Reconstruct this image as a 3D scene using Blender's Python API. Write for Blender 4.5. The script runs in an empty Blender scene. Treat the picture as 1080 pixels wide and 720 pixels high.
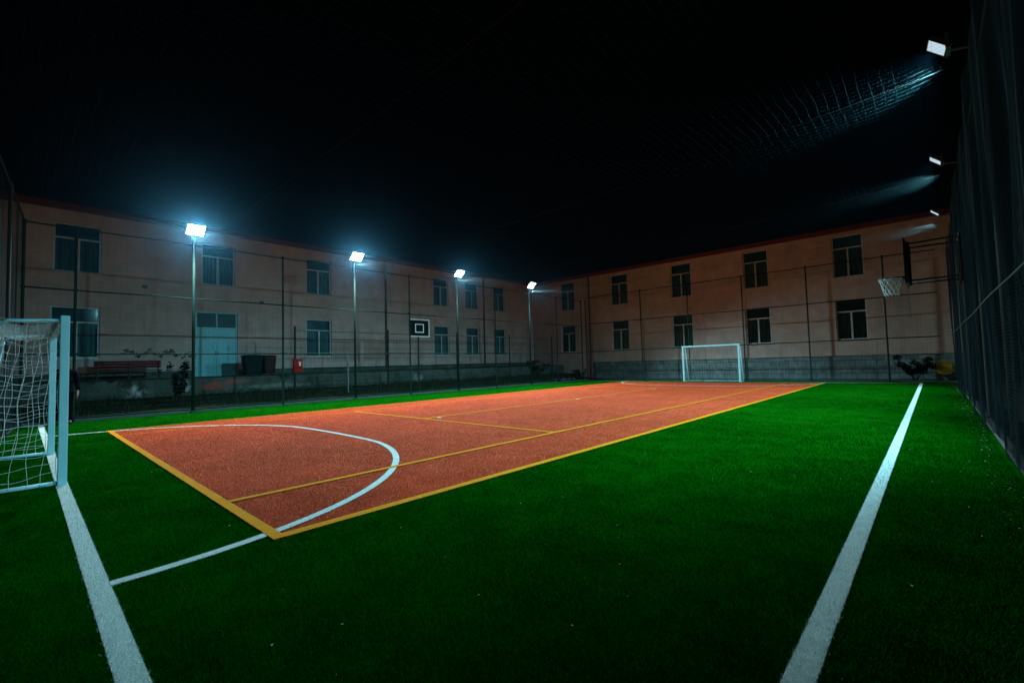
import bpy, math, random
import numpy as np
from mathutils import Vector, Matrix
random.seed(7); rng = np.random.default_rng(7)
R = math.radians
HAZE = .0004
scn = bpy.context.scene
COL = scn.collection

# ------------------------------------------------------------------ helpers
class MB:
    """collects shapes and builds ONE mesh object"""
    def __init__(s): s.v = []; s.f = []; s.m = []
    def face(s, pts, mi=0):
        b = len(s.v); s.v += [tuple(p) for p in pts]; s.f.append(tuple(range(b, b+len(pts)))); s.m.append(mi); return s
    def box(s, c, d, rz=0, mi=0, M=None):
        b = len(s.v); ca, sa = math.cos(rz), math.sin(rz)
        for dz in (-.5, .5):
            for dx, dy in ((-.5,-.5),(.5,-.5),(.5,.5),(-.5,.5)):
                x, y, z = dx*d[0], dy*d[1], dz*d[2]
                if M is not None:
                    p = M @ Vector((x,y,z)); s.v.append((c[0]+p.x, c[1]+p.y, c[2]+p.z))
                else: s.v.append((c[0]+ca*x-sa*y, c[1]+sa*x+ca*y, c[2]+z))
        for f in ((3,2,1,0),(4,5,6,7),(0,1,5,4),(1,2,6,5),(2,3,7,6),(3,0,4,7)):
            s.f.append(tuple(b+i for i in f)); s.m.append(mi)
        return s
    def box2(s, a, b, mi=0):
        return s.box([(a[i]+b[i])/2 for i in range(3)], [abs(b[i]-a[i]) for i in range(3)], mi=mi)
    def tube(s, pts, r, n=8, mi=0, cap=True):
        pts = [Vector(p) for p in pts]; rs = r if isinstance(r, (list, tuple)) else [r]*len(pts)
        base = len(s.v)
        for i, p in enumerate(pts):
            t = (pts[min(i+1, len(pts)-1)] - pts[max(i-1, 0)]).normalized()
            a = Vector((0,0,1)) if abs(t.z) < .9 else Vector((1,0,0))
            u = t.cross(a).normalized(); w = t.cross(u)
            for k in range(n):
                q = 2*math.pi*(k+.5)/n
                s.v.append(tuple(p + (u*math.cos(q)+w*math.sin(q))*rs[i]))
        for i in range(len(pts)-1):
            for k in range(n):
                a = base+i*n+k; b = base+i*n+(k+1) % n
                s.f.append((a, b, b+n, a+n)); s.m.append(mi)
        if cap:
            s.f.append(tuple(base+k for k in range(n))[::-1]); s.m.append(mi)
            e = base+(len(pts)-1)*n
            s.f.append(tuple(e+k for k in range(n))); s.m.append(mi)
        return s
    def build(s, name, mats, parent=None, loc=None, smooth=False, bevel=0):
        me = bpy.data.meshes.new(name); off = Vector(loc) if loc is not None else Vector((0,0,0))
        if parent is not None and loc is None: off = parent.matrix_world.translation if False else Vector(parent['_o']) 
        me.from_pydata([tuple(Vector(v)-off) for v in s.v], [], s.f); me.update()
        if not isinstance(mats, (list, tuple)): mats = [mats]
        for m in mats: me.materials.append(m)
        me.polygons.foreach_set('material_index', s.m)
        if smooth: me.polygons.foreach_set('use_smooth', [True]*len(s.f))
        o = bpy.data.objects.new(name, me); COL.objects.link(o)
        if parent is not None: o.parent = parent
        else: o.location = off
        o['_o'] = tuple(off)
        if bevel:
            b = o.modifiers.new('bevel', 'BEVEL'); b.width = bevel; b.segments = 2; b.limit_method = 'ANGLE'
        return o

def thing(name, label, cat, loc, group=None):
    """Empty at a thing's base; parts are modelled in world coordinates and stored relative to it"""
    o = bpy.data.objects.new(name, None); COL.objects.link(o); o.location = loc; o['_o'] = tuple(loc)
    o['label'] = label; o['category'] = cat
    if group: o['group'] = group
    return o
def tag(o, label, cat, group=None):
    o['label'] = label; o['category'] = cat
    if group: o['group'] = group
    return o
def struct(o): o['kind'] = 'structure'; return o
def np_obj(name, V, F, mats, parent=None, loc=(0,0,0), mi=None):
    V = np.asarray(V, np.float32); F = np.asarray(F, np.int32); k = F.shape[1]
    off = np.array(parent['_o'] if parent is not None else loc, np.float32)
    me = bpy.data.meshes.new(name)
    me.vertices.add(len(V)); me.vertices.foreach_set('co', (V-off).ravel())
    me.loops.add(F.size); me.loops.foreach_set('vertex_index', F.ravel())
    me.polygons.add(len(F)); me.polygons.foreach_set('loop_start', np.arange(0, F.size, k, dtype=np.int32))
    if not isinstance(mats, (list, tuple)): mats = [mats]
    for m in mats: me.materials.append(m)
    if mi is not None: me.polygons.foreach_set('material_index', np.asarray(mi, np.int32))
    me.update(calc_edges=True); me.validate()
    o = bpy.data.objects.new(name, me); COL.objects.link(o)
    if parent is not None: o.parent = parent
    else: o.location = loc
    o['_o'] = tuple(float(x) for x in off)
    return o

# ------------------------------------------------------------------ materials
def mat(name, base, rough=.8, var=None, vscale=6., vdet=4., spec=.3, metal=0., bump=0., bscale=60., coord='Object', stretch=(1,1,1), detail2=None):
    m = bpy.data.materials.new(name); m.use_nodes = True; nt = m.node_tree; N = nt.nodes; L = nt.links
    b = N['Principled BSDF']; b.inputs['Roughness'].default_value = rough; b.inputs['Metallic'].default_value = metal
    b.inputs['Specular IOR Level'].default_value = spec
    b.inputs['Base Color'].default_value = (*base, 1)
    geo = N.new('ShaderNodeNewGeometry'); mp = N.new('ShaderNodeMapping'); mp.inputs['Scale'].default_value = stretch
    L.new(geo.outputs['Position'], mp.inputs['Vector'])
    if var:
        n = N.new('ShaderNodeTexNoise'); n.inputs['Scale'].default_value = vscale; n.inputs['Detail'].default_value = vdet
        n.inputs['Roughness'].default_value = .65
        r = N.new('ShaderNodeValToRGB'); r.color_ramp.elements[0].position = .3; r.color_ramp.elements[1].position = .7
        r.color_ramp.elements[0].color = (*var, 1); r.color_ramp.elements[1].color = (*base, 1)
        L.new(mp.outputs[0], n.inputs['Vector']); L.new(n.outputs['Fac'], r.inputs[0])
        out = r.outputs[0]
        if detail2:
            n2 = N.new('ShaderNodeTexNoise'); n2.inputs['Scale'].default_value = detail2[0]; n2.inputs['Detail'].default_value = 3
            L.new(mp.outputs[0], n2.inputs['Vector'])
            mr = N.new('ShaderNodeMapRange'); mr.inputs[1].default_value = .25; mr.inputs[2].default_value = .945
            mr.inputs[3].default_value = 1-detail2[1]; mr.inputs[4].default_value = 1+detail2[1]
            L.new(n2.outputs['Fac'], mr.inputs[0])
            mx = N.new('ShaderNodeMix'); mx.data_type = 'RGBA'; mx.blend_type = 'MULTIPLY'; mx.inputs[0].default_value = 1
            L.new(out, mx.inputs[6]); L.new(mr.outputs[0], mx.inputs[7]); out = mx.outputs[2]
        L.new(out, b.inputs['Base Color'])
    if bump:
        n3 = N.new('ShaderNodeTexNoise'); n3.inputs['Scale'].default_value = bscale; n3.inputs['Detail'].default_value = 4
        L.new(mp.outputs[0], n3.inputs['Vector'])
        bp = N.new('ShaderNodeBump'); bp.inputs['Strength'].default_value = bump; bp.inputs['Distance'].default_value = .02
        L.new(n3.outputs['Fac'], bp.inputs['Height']); L.new(bp.outputs[0], b.inputs['Normal'])
    return m

def fibre_mat(name, dark, light, spec=.15, rough=.6, band=0, pale=None):
    m = bpy.data.materials.new(name); m.use_nodes = True; nt = m.node_tree; N = nt.nodes; L = nt.links
    b = N['Principled BSDF']; b.inputs['Roughness'].default_value = rough; b.inputs['Specular IOR Level'].default_value = spec
    g = N.new('ShaderNodeNewGeometry'); r = N.new('ShaderNodeValToRGB')
    r.color_ramp.elements[0].color = (*dark, 1); r.color_ramp.elements[1].color = (*light, 1)
    if pale:
        e = r.color_ramp.elements; e[1].position = .90; q = e.new(.93); q.color = (*pale,1)
    L.new(g.outputs['Random Per Island'], r.inputs[0]); out = r.outputs[0]
    if band:   # worn patches and the slight shade difference between laid rolls
        sx = N.new('ShaderNodeSeparateXYZ'); L.new(g.outputs['Position'], sx.inputs[0])
        fl = N.new('ShaderNodeMath'); fl.operation = 'MULTIPLY'; fl.inputs[1].default_value = .5; L.new(sx.outputs[1], fl.inputs[0])
        f2 = N.new('ShaderNodeMath'); f2.operation = 'FLOOR'; L.new(fl.outputs[0], f2.inputs[0])
        wn = N.new('ShaderNodeTexWhiteNoise'); wn.noise_dimensions = '1D'; L.new(f2.outputs[0], wn.inputs['W'])
        n = N.new('ShaderNodeTexNoise'); n.inputs['Scale'].default_value = .55; n.inputs['Detail'].default_value = 7; n.inputs['Roughness'].default_value = .7; L.new(g.outputs['Position'], n.inputs['Vector'])
        m1 = N.new('ShaderNodeMapRange'); m1.inputs[1].default_value = .3; m1.inputs[2].default_value = .7; m1.inputs[3].default_value = 1-band; m1.inputs[4].default_value = 1+band; L.new(n.outputs['Fac'], m1.inputs[0])
        m2 = N.new('ShaderNodeMath'); m2.operation = 'MULTIPLY_ADD'; m2.inputs[1].default_value = band*.4; m2.inputs[2].default_value = 1-band*.2; L.new(wn.outputs['Value'], m2.inputs[0])
        m3 = N.new('ShaderNodeMath'); m3.operation = 'MULTIPLY'; L.new(m1.outputs[0], m3.inputs[0]); L.new(m2.outputs[0], m3.inputs[1])
        mx = N.new('ShaderNodeMix'); mx.data_type = 'RGBA'; mx.blend_type = 'MULTIPLY'; mx.inputs[0].default_value = 1
        L.new(out, mx.inputs[6]); L.new(m3.outputs[0], mx.inputs[7]); out = mx.outputs[2]
    L.new(out, b.inputs['Base Color'])
    return m

TURF_D, TURF_L = (.0012,.052,.0010), (.0035,.115,.002)
RED_D, RED_L = (.50,.042,.012), (.80,.10,.026)
M = {}
M['turf'] = mat('turf', TURF_L, 1, TURF_D, 2.2, 8, spec=.0, bump=.6, bscale=180, detail2=(140., .55))
M['red'] = mat('red_court', RED_L, .9, RED_D, 3.0, 10, spec=.06, bump=.6, bscale=180, detail2=(120., .5))
M['white_line'] = mat('white_turf', (.82,.86,.84), .9, (.66,.70,.69), 9, 8, spec=.05, bump=.5, bscale=180, detail2=(150., .35))
M['yellow_line'] = mat('yellow_turf', (.95,.32,.004), .9, (.84,.25,.003), 9, 8, spec=.05, bump=.5, bscale=180, detail2=(150., .3))
M['f_green'] = fibre_mat('green_fibre', (.0012,.066,.0008), (.0045,.118,.002), spec=.0, band=.5)
M['f_red'] = fibre_mat('red_fibre', (.50,.042,.012), (.86,.115,.032), spec=.34, rough=.36, band=.45, pale=(.88,.34,.22))
M['f_white'] = fibre_mat('white_fibre', (.52,.58,.57), (.88,.92,.91))
M['f_yellow'] = fibre_mat('yellow_fibre', (.78,.22,.003), (.98,.38,.006))
M['soil'] = mat('soil', (.035,.03,.022), .95, (.018,.016,.012), 1.3, 8, bump=.5, bscale=30)
M['bank'] = mat('grass_bank', (.018,.034,.012), .95, (.02,.018,.012), 1.1, 8, bump=.8, bscale=40, detail2=(50,.5))
M['kerb'] = mat('kerb_concrete', (.16,.17,.16), .9, (.09,.10,.10), 4, 8, bump=.3)
M['fence_green'] = mat('green_paint', (.003,.026,.018), .6, (.002,.018,.013), 8, 4, spec=.2)
M['fence_dark'] = mat('dark_paint', (.012,.016,.016), .6, (.02,.014,.012), 8, 4)
M['net_dark'] = mat('net_twine', (.02,.055,.045), .7, spec=.3)
M['net_right'] = mat('green_net_twine', (.007,.026,.037), .8, spec=.15)
M['net_roof'] = mat('pale_net_twine', (.010,.022,.025), .9, spec=.03)
M['white_net'] = mat('white_net_twine', (.75,.78,.76), .7, (.55,.58,.56), 20, 3)
M['white_metal'] = mat('white_metal', (.46,.82,.89), .42, (.38,.70,.78), 3, 6, spec=.5)
M['grey_metal'] = mat('galvanised', (.30,.32,.33), .4, (.2,.21,.22), 12, 5, metal=.6)
M['lamp_body'] = mat('lamp_body', (.05,.055,.06), .5, spec=.5)
M['frame'] = mat('pvc_frame', (.55,.62,.64), .4, (.46,.52,.54), 3, 4, spec=.5)
M['curtain'] = mat('curtain', (.12,.26,.28), .9, (.08,.18,.20), 3, 5)
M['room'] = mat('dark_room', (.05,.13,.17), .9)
M['door'] = mat('door_paint', (.19,.64,.72), .45, (.14,.52,.59), 2.5, 7, spec=.4, detail2=(14,.18))
M['louvre'] = mat('louvre', (.16,.34,.37), .5, (.11,.25,.28), 4, 4)
M['fascia'] = mat('fascia', (.16,.022,.012), .6, (.10,.016,.010), 3, 6)
M['rooftile'] = mat('rooftile', (.10,.03,.02), .8, (.05,.02,.015), 5, 6)
M['pipe'] = mat('drainpipe', (.09,.06,.05), .5, (.06,.045,.04), 3, 4)
M['concrete'] = mat('old_concrete', (.13,.145,.13), .95, (.035,.05,.035), 1.4, 10, bump=.6, bscale=18, detail2=(11,.35))
M['terrace'] = mat('terrace', (.09,.10,.09), .95, (.03,.045,.03), 2.5, 8, bump=.4, bscale=20)
M['bench_red'] = mat('bench_red', (.13,.006,.014), .7, (.085,.005,.010), 9, 6, spec=.15)
M['bench_dark'] = mat('bench_dark', (.02,.010,.012), .5, (.012,.008,.009), 9, 6)
M['bin_teal'] = mat('bin_teal', (.004,.018,.022), .6, (.003,.014,.017), 6, 4, spec=.08)
M['bin_brown'] = mat('bin_brown', (.055,.020,.016), .6, (.04,.016,.013), 6, 4, spec=.08)
M['red_box'] = mat('red_box', (.52,.012,.012), .6, (.36,.010,.010), 8, 4, spec=.12)
M['yellow_box'] = mat('yellow_box', (.42,.26,.01), .5, (.33,.2,.01), 6, 4)
M['board'] = mat('board_black', (.004,.006,.008), .8, spec=.06)
M['board_white'] = mat('board_white', (.75,.8,.8), .5)
M['leaf'] = fibre_mat('leaf', (.012,.028,.010), (.03,.06,.02))
M['leaf_dark'] = fibre_mat('leaf_dark', (.0015,.004,.002), (.005,.009,.004), spec=.0, rough=1)
M['bark'] = mat('bark', (.03,.024,.018), .9, (.018,.014,.01), 15, 5)
M['grass_wild'] = fibre_mat('wild_grass', (.010,.022,.006), (.03,.05,.014))
M['litter'] = fibre_mat('litter', (.03,.02,.01), (.55,.5,.40))
M['jacket'] = mat('jacket', (.003,.003,.005), .95, (.002,.002,.003), 30, 4, spec=.05)
M['trousers'] = mat('trousers', (.003,.003,.004), .95, (.004,.004,.005), 30, 4, spec=.05)
M['skin'] = mat('skin', (.30,.16,.11), .6, (.25,.12,.08), 40, 4)
M['hair'] = mat('hair', (.010,.007,.005), .6, (.02,.014,.01), 60, 4)
M['shoe'] = mat('shoe', (.02,.02,.022), .5)
M['stone'] = mat('stone', (.16,.17,.16), .9, (.08,.09,.09), 9, 8, bump=.5)
M['rope'] = mat('rope', (.10,.12,.12), .8, (.06,.07,.07), 40, 3)

def emit(name, col, s):
    m = bpy.data.materials.new(name); m.use_nodes = True; nt = m.node_tree
    for n in list(nt.nodes): nt.nodes.remove(n)
    e = nt.nodes.new('ShaderNodeEmission'); e.inputs[0].default_value = (*col, 1); e.inputs[1].default_value = s
    o = nt.nodes.new('ShaderNodeOutputMaterial'); nt.links.new(e.outputs[0], o.inputs[0]); return m
M['lens_on'] = emit('lens_on', (.72,.95,1), 40.)
M['lens_side'] = emit('lens_side', (.62,.80,.92), .85)

def glass():
    m = bpy.data.materials.new('window_glass'); m.use_nodes = True; nt = m.node_tree; N = nt.nodes; L = nt.links
    for n in list(N): N.remove(n)
    t = N.new('ShaderNodeBsdfTransparent'); t.inputs[0].default_value = (.75,.85,.87,1)
    g = N.new('ShaderNodeBsdfGlossy'); g.inputs['Roughness'].default_value = .06; g.inputs[0].default_value = (.9,.95,1,1)
    f = N.new('ShaderNodeFresnel'); f.inputs[0].default_value = 1.5
    mx = N.new('ShaderNodeMixShader'); o = N.new('ShaderNodeOutputMaterial')
    L.new(f.outputs[0], mx.inputs[0]); L.new(t.outputs[0], mx.inputs[1]); L.new(g.outputs[0], mx.inputs[2]); L.new(mx.outputs[0], o.inputs[0])
    return m
M['glass'] = glass()

def wall_mat(name, base, stain):
    m = mat(name, base, .9, tuple(c*.76 for c in base), .9, 10, spec=.15, bump=.3, bscale=70, detail2=(2.3,.16))
    nt = m.node_tree; N = nt.nodes; L = nt.links; b = N['Principled BSDF']
    src = b.inputs['Base Color'].links[0].from_socket
    geo = N.new('ShaderNodeNewGeometry'); mp = N.new('ShaderNodeMapping'); mp.inputs['Scale'].default_value = (1.6,1.6,.22)
    L.new(geo.outputs['Position'], mp.inputs['Vector'])
    n = N.new('ShaderNodeTexNoise'); n.inputs['Scale'].default_value = 1.5; n.inputs['Detail'].default_value = 7
    L.new(mp.outputs[0], n.inputs['Vector'])
    r = N.new('ShaderNodeValToRGB'); r.color_ramp.elements[0].position = .50; r.color_ramp.elements[1].position = .78
    r.color_ramp.elements[0].color = (0,0,0,1); r.color_ramp.elements[1].color = (.55,.55,.55,1)
    L.new(n.outputs['Fac'], r.inputs[0])
    mx = N.new('ShaderNodeMix'); mx.data_type = 'RGBA'; L.new(r.outputs[0], mx.inputs[0]); L.new(src, mx.inputs[6])
    mx.inputs[7].default_value = (*stain, 1); L.new(mx.outputs[2], b.inputs['Base Color'])
    return m
M['wall'] = wall_mat('peach_render', (.66,.485,.44), (.40,.30,.27))

def tile_mat():
    m = bpy.data.materials.new('plinth_tiles'); m.use_nodes = True; nt = m.node_tree; N = nt.nodes; L = nt.links
    b = N['Principled BSDF']; b.inputs['Roughness'].default_value = .55
    geo = N.new('ShaderNodeNewGeometry'); mp = N.new('ShaderNodeMapping'); mp.inputs['Rotation'].default_value = (R(90),0,0)
    L.new(geo.outputs['Position'], mp.inputs['Vector'])
    br = N.new('ShaderNodeTexBrick'); br.inputs['Scale'].default_value = 1
    br.inputs['Brick Width'].default_value = .42; br.inputs['Row Height'].default_value = .33; br.inputs['Mortar Size'].default_value = .012
    br.offset = .35; br.inputs['Color1'].default_value = (.12,.185,.20,1); br.inputs['Color2'].default_value = (.19,.25,.255,1)
    br.inputs['Mortar'].default_value = (.05,.06,.06,1)
    n = N.new('ShaderNodeTexNoise'); n.inputs['Scale'].default_value = 3; n.inputs['Detail'].default_value = 8
    L.new(geo.outputs['Position'], n.inputs['Vector'])
    mr = N.new('ShaderNodeMapRange'); mr.inputs[1].default_value=.3; mr.inputs[2].default_value=.7; mr.inputs[3].default_value = .6; mr.inputs[4].default_value = 1.25
    L.new(n.outputs['Fac'], mr.inputs[0])
    mx = N.new('ShaderNodeMix'); mx.data_type = 'RGBA'; mx.blend_type = 'MULTIPLY'; mx.inputs[0].default_value = 1
    L.new(mp.outputs[0], br.inputs['Vector']); L.new(br.outputs['Color'], mx.inputs[6]); L.new(mr.outputs[0], mx.inputs[7])
    L.new(mx.outputs[2], b.inputs['Base Color'])
    bp = N.new('ShaderNodeBump'); bp.inputs['Strength'].default_value = .5; bp.inputs['Distance'].default_value = .02; bp.invert = True
    L.new(br.outputs['Fac'], bp.inputs['Height']); L.new(bp.outputs[0], b.inputs['Normal'])
    return m
M['tiles'] = tile_mat()

def graffiti_wall():
    """old concrete retaining wall with patches of red and white paint where the photo shows them"""
    m = bpy.data.materials['old_concrete'].copy(); m.name = 'painted_old_concrete'; nt = m.node_tree; N = nt.nodes; L = nt.links
    b = N['Principled BSDF']; src = b.inputs['Base Color'].links[0].from_socket
    geo = N.new('ShaderNodeNewGeometry')
    for (y, z, sy, sz, col, k) in ((5.25,.72,.55,.22,(.40,.07,.05),.75), (6.0,.86,.55,.10,(.42,.08,.06),.7), (2.75,.62,.33,.28,(.45,.52,.52),.9), (4.15,.72,.25,.25,(.4,.47,.47),.7), (7.6,.6,1.5,.13,(.26,.26,.20),.6), (14.9,.6,.4,.3,(.3,.36,.35),.6)):
        sub = N.new('ShaderNodeVectorMath'); sub.operation = 'SUBTRACT'; sub.inputs[1].default_value = (-21.0, y, z)
        L.new(geo.outputs['Position'], sub.inputs[0])
        sc = N.new('ShaderNodeVectorMath'); sc.operation = 'MULTIPLY'; sc.inputs[1].default_value = (0, 1/sy, 1/sz); L.new(sub.outputs[0], sc.inputs[0])
        n = N.new('ShaderNodeTexNoise'); n.inputs['Scale'].default_value = 5; n.inputs['Detail'].default_value = 6; L.new(geo.outputs['Position'], n.inputs['Vector'])
        ln = N.new('ShaderNodeVectorMath'); ln.operation = 'LENGTH'; L.new(sc.outputs[0], ln.inputs[0])
        ad = N.new('ShaderNodeMath'); ad.operation = 'MULTIPLY_ADD'; ad.inputs[1].default_value = 2.6; L.new(n.outputs['Fac'], ad.inputs[0]); L.new(ln.outputs['Value'], ad.inputs[2])
        r = N.new('ShaderNodeMapRange'); r.inputs[1].default_value = 1.75; r.inputs[2].default_value = 2.25; r.inputs[3].default_value = k; r.inputs[4].default_value = 0
        L.new(ad.outputs[0], r.inputs[0])
        mx = N.new('ShaderNodeMix'); mx.data_type = 'RGBA'; L.new(r.outputs[0], mx.inputs[0]); L.new(src, mx.inputs[6]); mx.inputs[7].default_value = (*col,1)
        src = mx.outputs[2]
    L.new(src, b.inputs['Base Color']); return m
M['graffiti'] = graffiti_wall()

# ------------------------------------------------------------------ layout (metres; camera at x=y=0, +y along the pitch)
XF, XR = -17.45, .55            # left and right fence lines
YF = 26.3                       # far fence line
XL, YR = -24.0, 28.5            # facades
GY0, GY1 = .334, 25.42          # goal lines
CX0, CX1, CY0, CY1 = -13.78, -3.75, 1.35, 24.5   # red court

def sheet(name, x0, x1, y0, y1, z, m, nx=1, ny=1):
    b = MB(); b.face([(x0,y0,z),(x1,y0,z),(x1,y1,z),(x0,y1,z)]); return struct(b.build(name, m))

# ------------------------------------------------------------------ ground
sheet('ground', -70, 40, -40, 70, -.06, M['soil'])
b = MB(); b.face([(XF,-1.35,0),(XR+.05,-1.35,0),(XR+.05,YF+.1,0),(XF,YF+.1,0)])
struct(b.build('turf', M['turf']))
sheet('red_court', CX0, CX1, CY0, CY1, .004, M['red'])
# bank of rough grass between the kerb and the terrace wall
b = MB()
ys = np.arange(-14, 28.41, .8); xs = np.linspace(XF-.14, -20.98, 9)
def bank_z(x, y):
    t = (XF-.14-x)/(XF-.14+20.98)
    return .03 + .38*t + .05*math.sin(y*1.7+x*2)*t*(1-t)*3 + .03*math.sin(y*4.1-x*3)*t
for i in range(len(ys)-1):
    for j in range(len(xs)-1):
        b.face([(x, y, bank_z(x,y)) for x, y in ((xs[j],ys[i]),(xs[j],ys[i+1]),(xs[j+1],ys[i+1]),(xs[j+1],ys[i]))])
struct(b.build('grass_bank', M['bank'], smooth=True))
b = MB(); b.box2((XF-.14,-1.35,-.05),(XF,YF+.24,.07)); b.box2((XF,YF+.1,-.05),(XR+.19,YF+.24,.06)); b.box2((XR+.05,-1.35,-.05),(XR+.19,YF+.1,.05))
struct(b.build('kerb', M['kerb']))

# ------------------------------------------------------------------ markings: sheets with a pile of their own
def d_arc(cx, cy, sy, n=64):
    """goal area line: quarter ellipses round both goal posts joined by a short straight"""
    rx, ry = 4.12, 3.84; pts = []
    for k in range(n+1):
        a = math.pi*k/n; s = math.cos(a)
        pts.append((cx + (.90 if s > 0 else -.90)*min(1,abs(s)*6) + rx*s, cy + sy*ry*math.sin(a)))
    return pts
def band(pts, w, z):
    V = []; F = []
    for i, p in enumerate(pts):
        a = pts[max(i-1,0)]; c = pts[min(i+1,len(pts)-1)]; t = Vector((c[0]-a[0], c[1]-a[1])).normalized(); n = Vector((-t.y, t.x))*w/2
        V += [(p[0]+n.x, p[1]+n.y, z), (p[0]-n.x, p[1]-n.y, z)]
    for i in range(len(pts)-1): F.append((2*i, 2*i+1, 2*i+3, 2*i+2))
    return V, F
WHITE = [('sideline', [(-.46,-1.2),(-.46,25.45)], .105, .008),
         ('goal_line', [(XF+.4,GY0),(-.46-.054,GY0)], .105, .0082), ('goal_line', [(XF+.4,GY1),(-.46-.054,GY1)], .10, .0082),
         ('goal_area_line', d_arc(-8.78, GY0+.05, 1), .085, .012), ('goal_area_line', d_arc(-8.78, GY1-.05, -1), .085, .012),
         ('penalty_mark', [(-9.12,7.0),(-8.95,7.0)], .10, .012), ('penalty_mark', [(-9.12,18.75),(-8.95,18.75)], .10, .012), ('centre_mark', [(-9.16,12.9),(-8.94,12.9)], .12, .012)]
h = .045
YEL = [('court_line', [(CX0,CY0),(CX1+h,CY0)], .09, .016), ('court_line', [(CX0,CY1),(CX1+h,CY1)], .09, .016),
       ('court_line', [(CX1,CY0+h),(CX1,CY1-h)], .10, .016), ('court_line', [(CX0,CY0+h),(CX0,CY1-h)], .05, .016),
       ('singles_line', [(-5.13,CY0+h),(-5.13,CY1-h)], .08, .0165), ('singles_line', [(-12.42,CY0+h),(-12.42,CY1-h)], .04, .0165),
       ('service_line', [(-12.40,6.6),(-5.17,6.6)], .085, .0165), ('service_line', [(-12.40,19.2),(-5.17,19.2)], .08, .0165),
       ('centre_service_line', [(-9.1,6.64),(-9.1,19.16)], .08, .0165)]
for L_, m in ((WHITE,'white_line'), (YEL,'yellow_line')):
    for n, pts, w, z in L_:
        V, F = band(pts, w, z); mb = MB(); mb.v = V; mb.f = F; mb.m = [0]*len(F); struct(mb.build(n, M[m]))

def seg_mask(P, L_):
    out = np.zeros(len(P), bool)
    for n, pts, w, z in L_:
        for a, c in zip(pts[:-1], pts[1:]):
            a = np.array(a); c = np.array(c); d = c-a; l = np.linalg.norm(d)
            if l < 1e-6: continue
            d /= l; q = P-a; t = q@d; s = np.abs(q@np.array([-d[1], d[0]]))
            out |= (t > -.01) & (t < l+.01) & (s < w/2 + rng.normal(0,.004,len(P)))
    return out

# fibres of the pile: denser close to where one stands, all real blades
def pile(n, r0, r1):
    r = np.exp(rng.uniform(np.log(r0), np.log(r1), n)); a = rng.uniform(R(-8), R(97), n)
    P = np.stack([-r*np.sin(a), r*np.cos(a)], 1)
    k = (P[:,0] > XF+.02) & (P[:,0] < XR) & (P[:,1] > -.4) & (P[:,1] < YF)
    P = P[k]; r = r[k]; n = len(P)
    lod = np.clip(r/5.0, .7, 5)
    hgt = rng.uniform(.009,.018,n)*np.clip(1.1-r*.03,.55,1); wid = rng.uniform(.0012,.0024,n)*lod
    d = rng.uniform(0, 2*np.pi, n); le = rng.uniform(.1,1.0,n)*hgt; ld = rng.uniform(0,2*np.pi,n)
    ux, uy = np.cos(d)*wid, np.sin(d)*wid
    V = np.empty((n,3,3)); V[:,0] = np.stack([P[:,0]-ux, P[:,1]-uy, np.full(n,.002)],1); V[:,1] = np.stack([P[:,0]+ux, P[:,1]+uy, np.full(n,.002)],1)
    V[:,2] = np.stack([P[:,0]+np.cos(ld)*le, P[:,1]+np.sin(ld)*le, hgt+.004],1)
    mi = np.zeros(n, np.int32)
    mi[(P[:,0]>CX0)&(P[:,0]<CX1)&(P[:,1]>CY0)&(P[:,1]<CY1)] = 1
    mi[seg_mask(P, WHITE)] = 2; mi[seg_mask(P, YEL)] = 3
    o = np_obj('turf_pile', V.reshape(-1,3), np.arange(3*n).reshape(n,3), [M['f_green'],M['f_red'],M['f_white'],M['f_yellow']], mi=mi)
    o['kind'] = 'stuff'; tag(o, 'short artificial turf fibres in green, red, white and yellow over the pitch', 'turf')
pile(1900000, 1.3, 33)

# litter: bits of leaf on the turf, thick along the foot of the right net
V = []; n = 1980
px_ = np.concatenate([rng.uniform(-16,.4,900), .52-np.abs(rng.normal(0,.10,1080))]); py_ = np.concatenate([rng.uniform(.6,20,900), rng.uniform(1,26,1080)])
for x, y in zip(px_, py_):
    s = rng.uniform(.003,.010); a = rng.uniform(0,6.3)
    c, q = math.cos(a)*s, math.sin(a)*s; zz = .02+rng.uniform(0,.008)
    V += [(x-c,y-q,zz),(x+q*.5,y-c*.5,zz+s*.4),(x+c,y+q,zz+s*.2),(x-q*.5,y+c*.5,zz)]
o = np_obj('leaf_litter', V, np.arange(4*n).reshape(n,4), M['litter']); o['kind'] = 'stuff'
tag(o, 'scattered dry leaf bits on the green turf and along the net foot', 'litter')

# rough grass on the bank
n = 26000
x = rng.uniform(-20.95, XF-.16, n); y = rng.uniform(-3, 28, n)
t = (XF-.14-x)/(XF-.14+20.98); keep = rng.uniform(0,1,n) < .25+.75*t**.7*(.5+.5*np.sin(y*1.3)*np.sin(y*.37+1)); x = x[keep]; y = y[keep]; n = len(x)
zb = np.array([bank_z(a,c) for a, c in zip(x,y)]); hh = rng.uniform(.05,.26,n); d = rng.uniform(0,6.3,n); w = rng.uniform(.006,.013,n); l = rng.uniform(.1,.7,n)*hh
V = np.empty((n,3,3)); V[:,0] = np.stack([x-np.cos(d)*w, y-np.sin(d)*w, zb-.01],1); V[:,1] = np.stack([x+np.cos(d)*w, y+np.sin(d)*w, zb-.01],1)
d2 = rng.uniform(0,6.3,n); V[:,2] = np.stack([x+np.cos(d2)*l, y+np.sin(d2)*l, zb+hh],1)
o = np_obj('rough_grass', V.reshape(-1,3), np.arange(3*n).reshape(n,3), M['grass_wild']); o['kind'] = 'stuff'
tag(o, 'rough dark grass on the bank below the terrace wall', 'grass')

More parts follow.
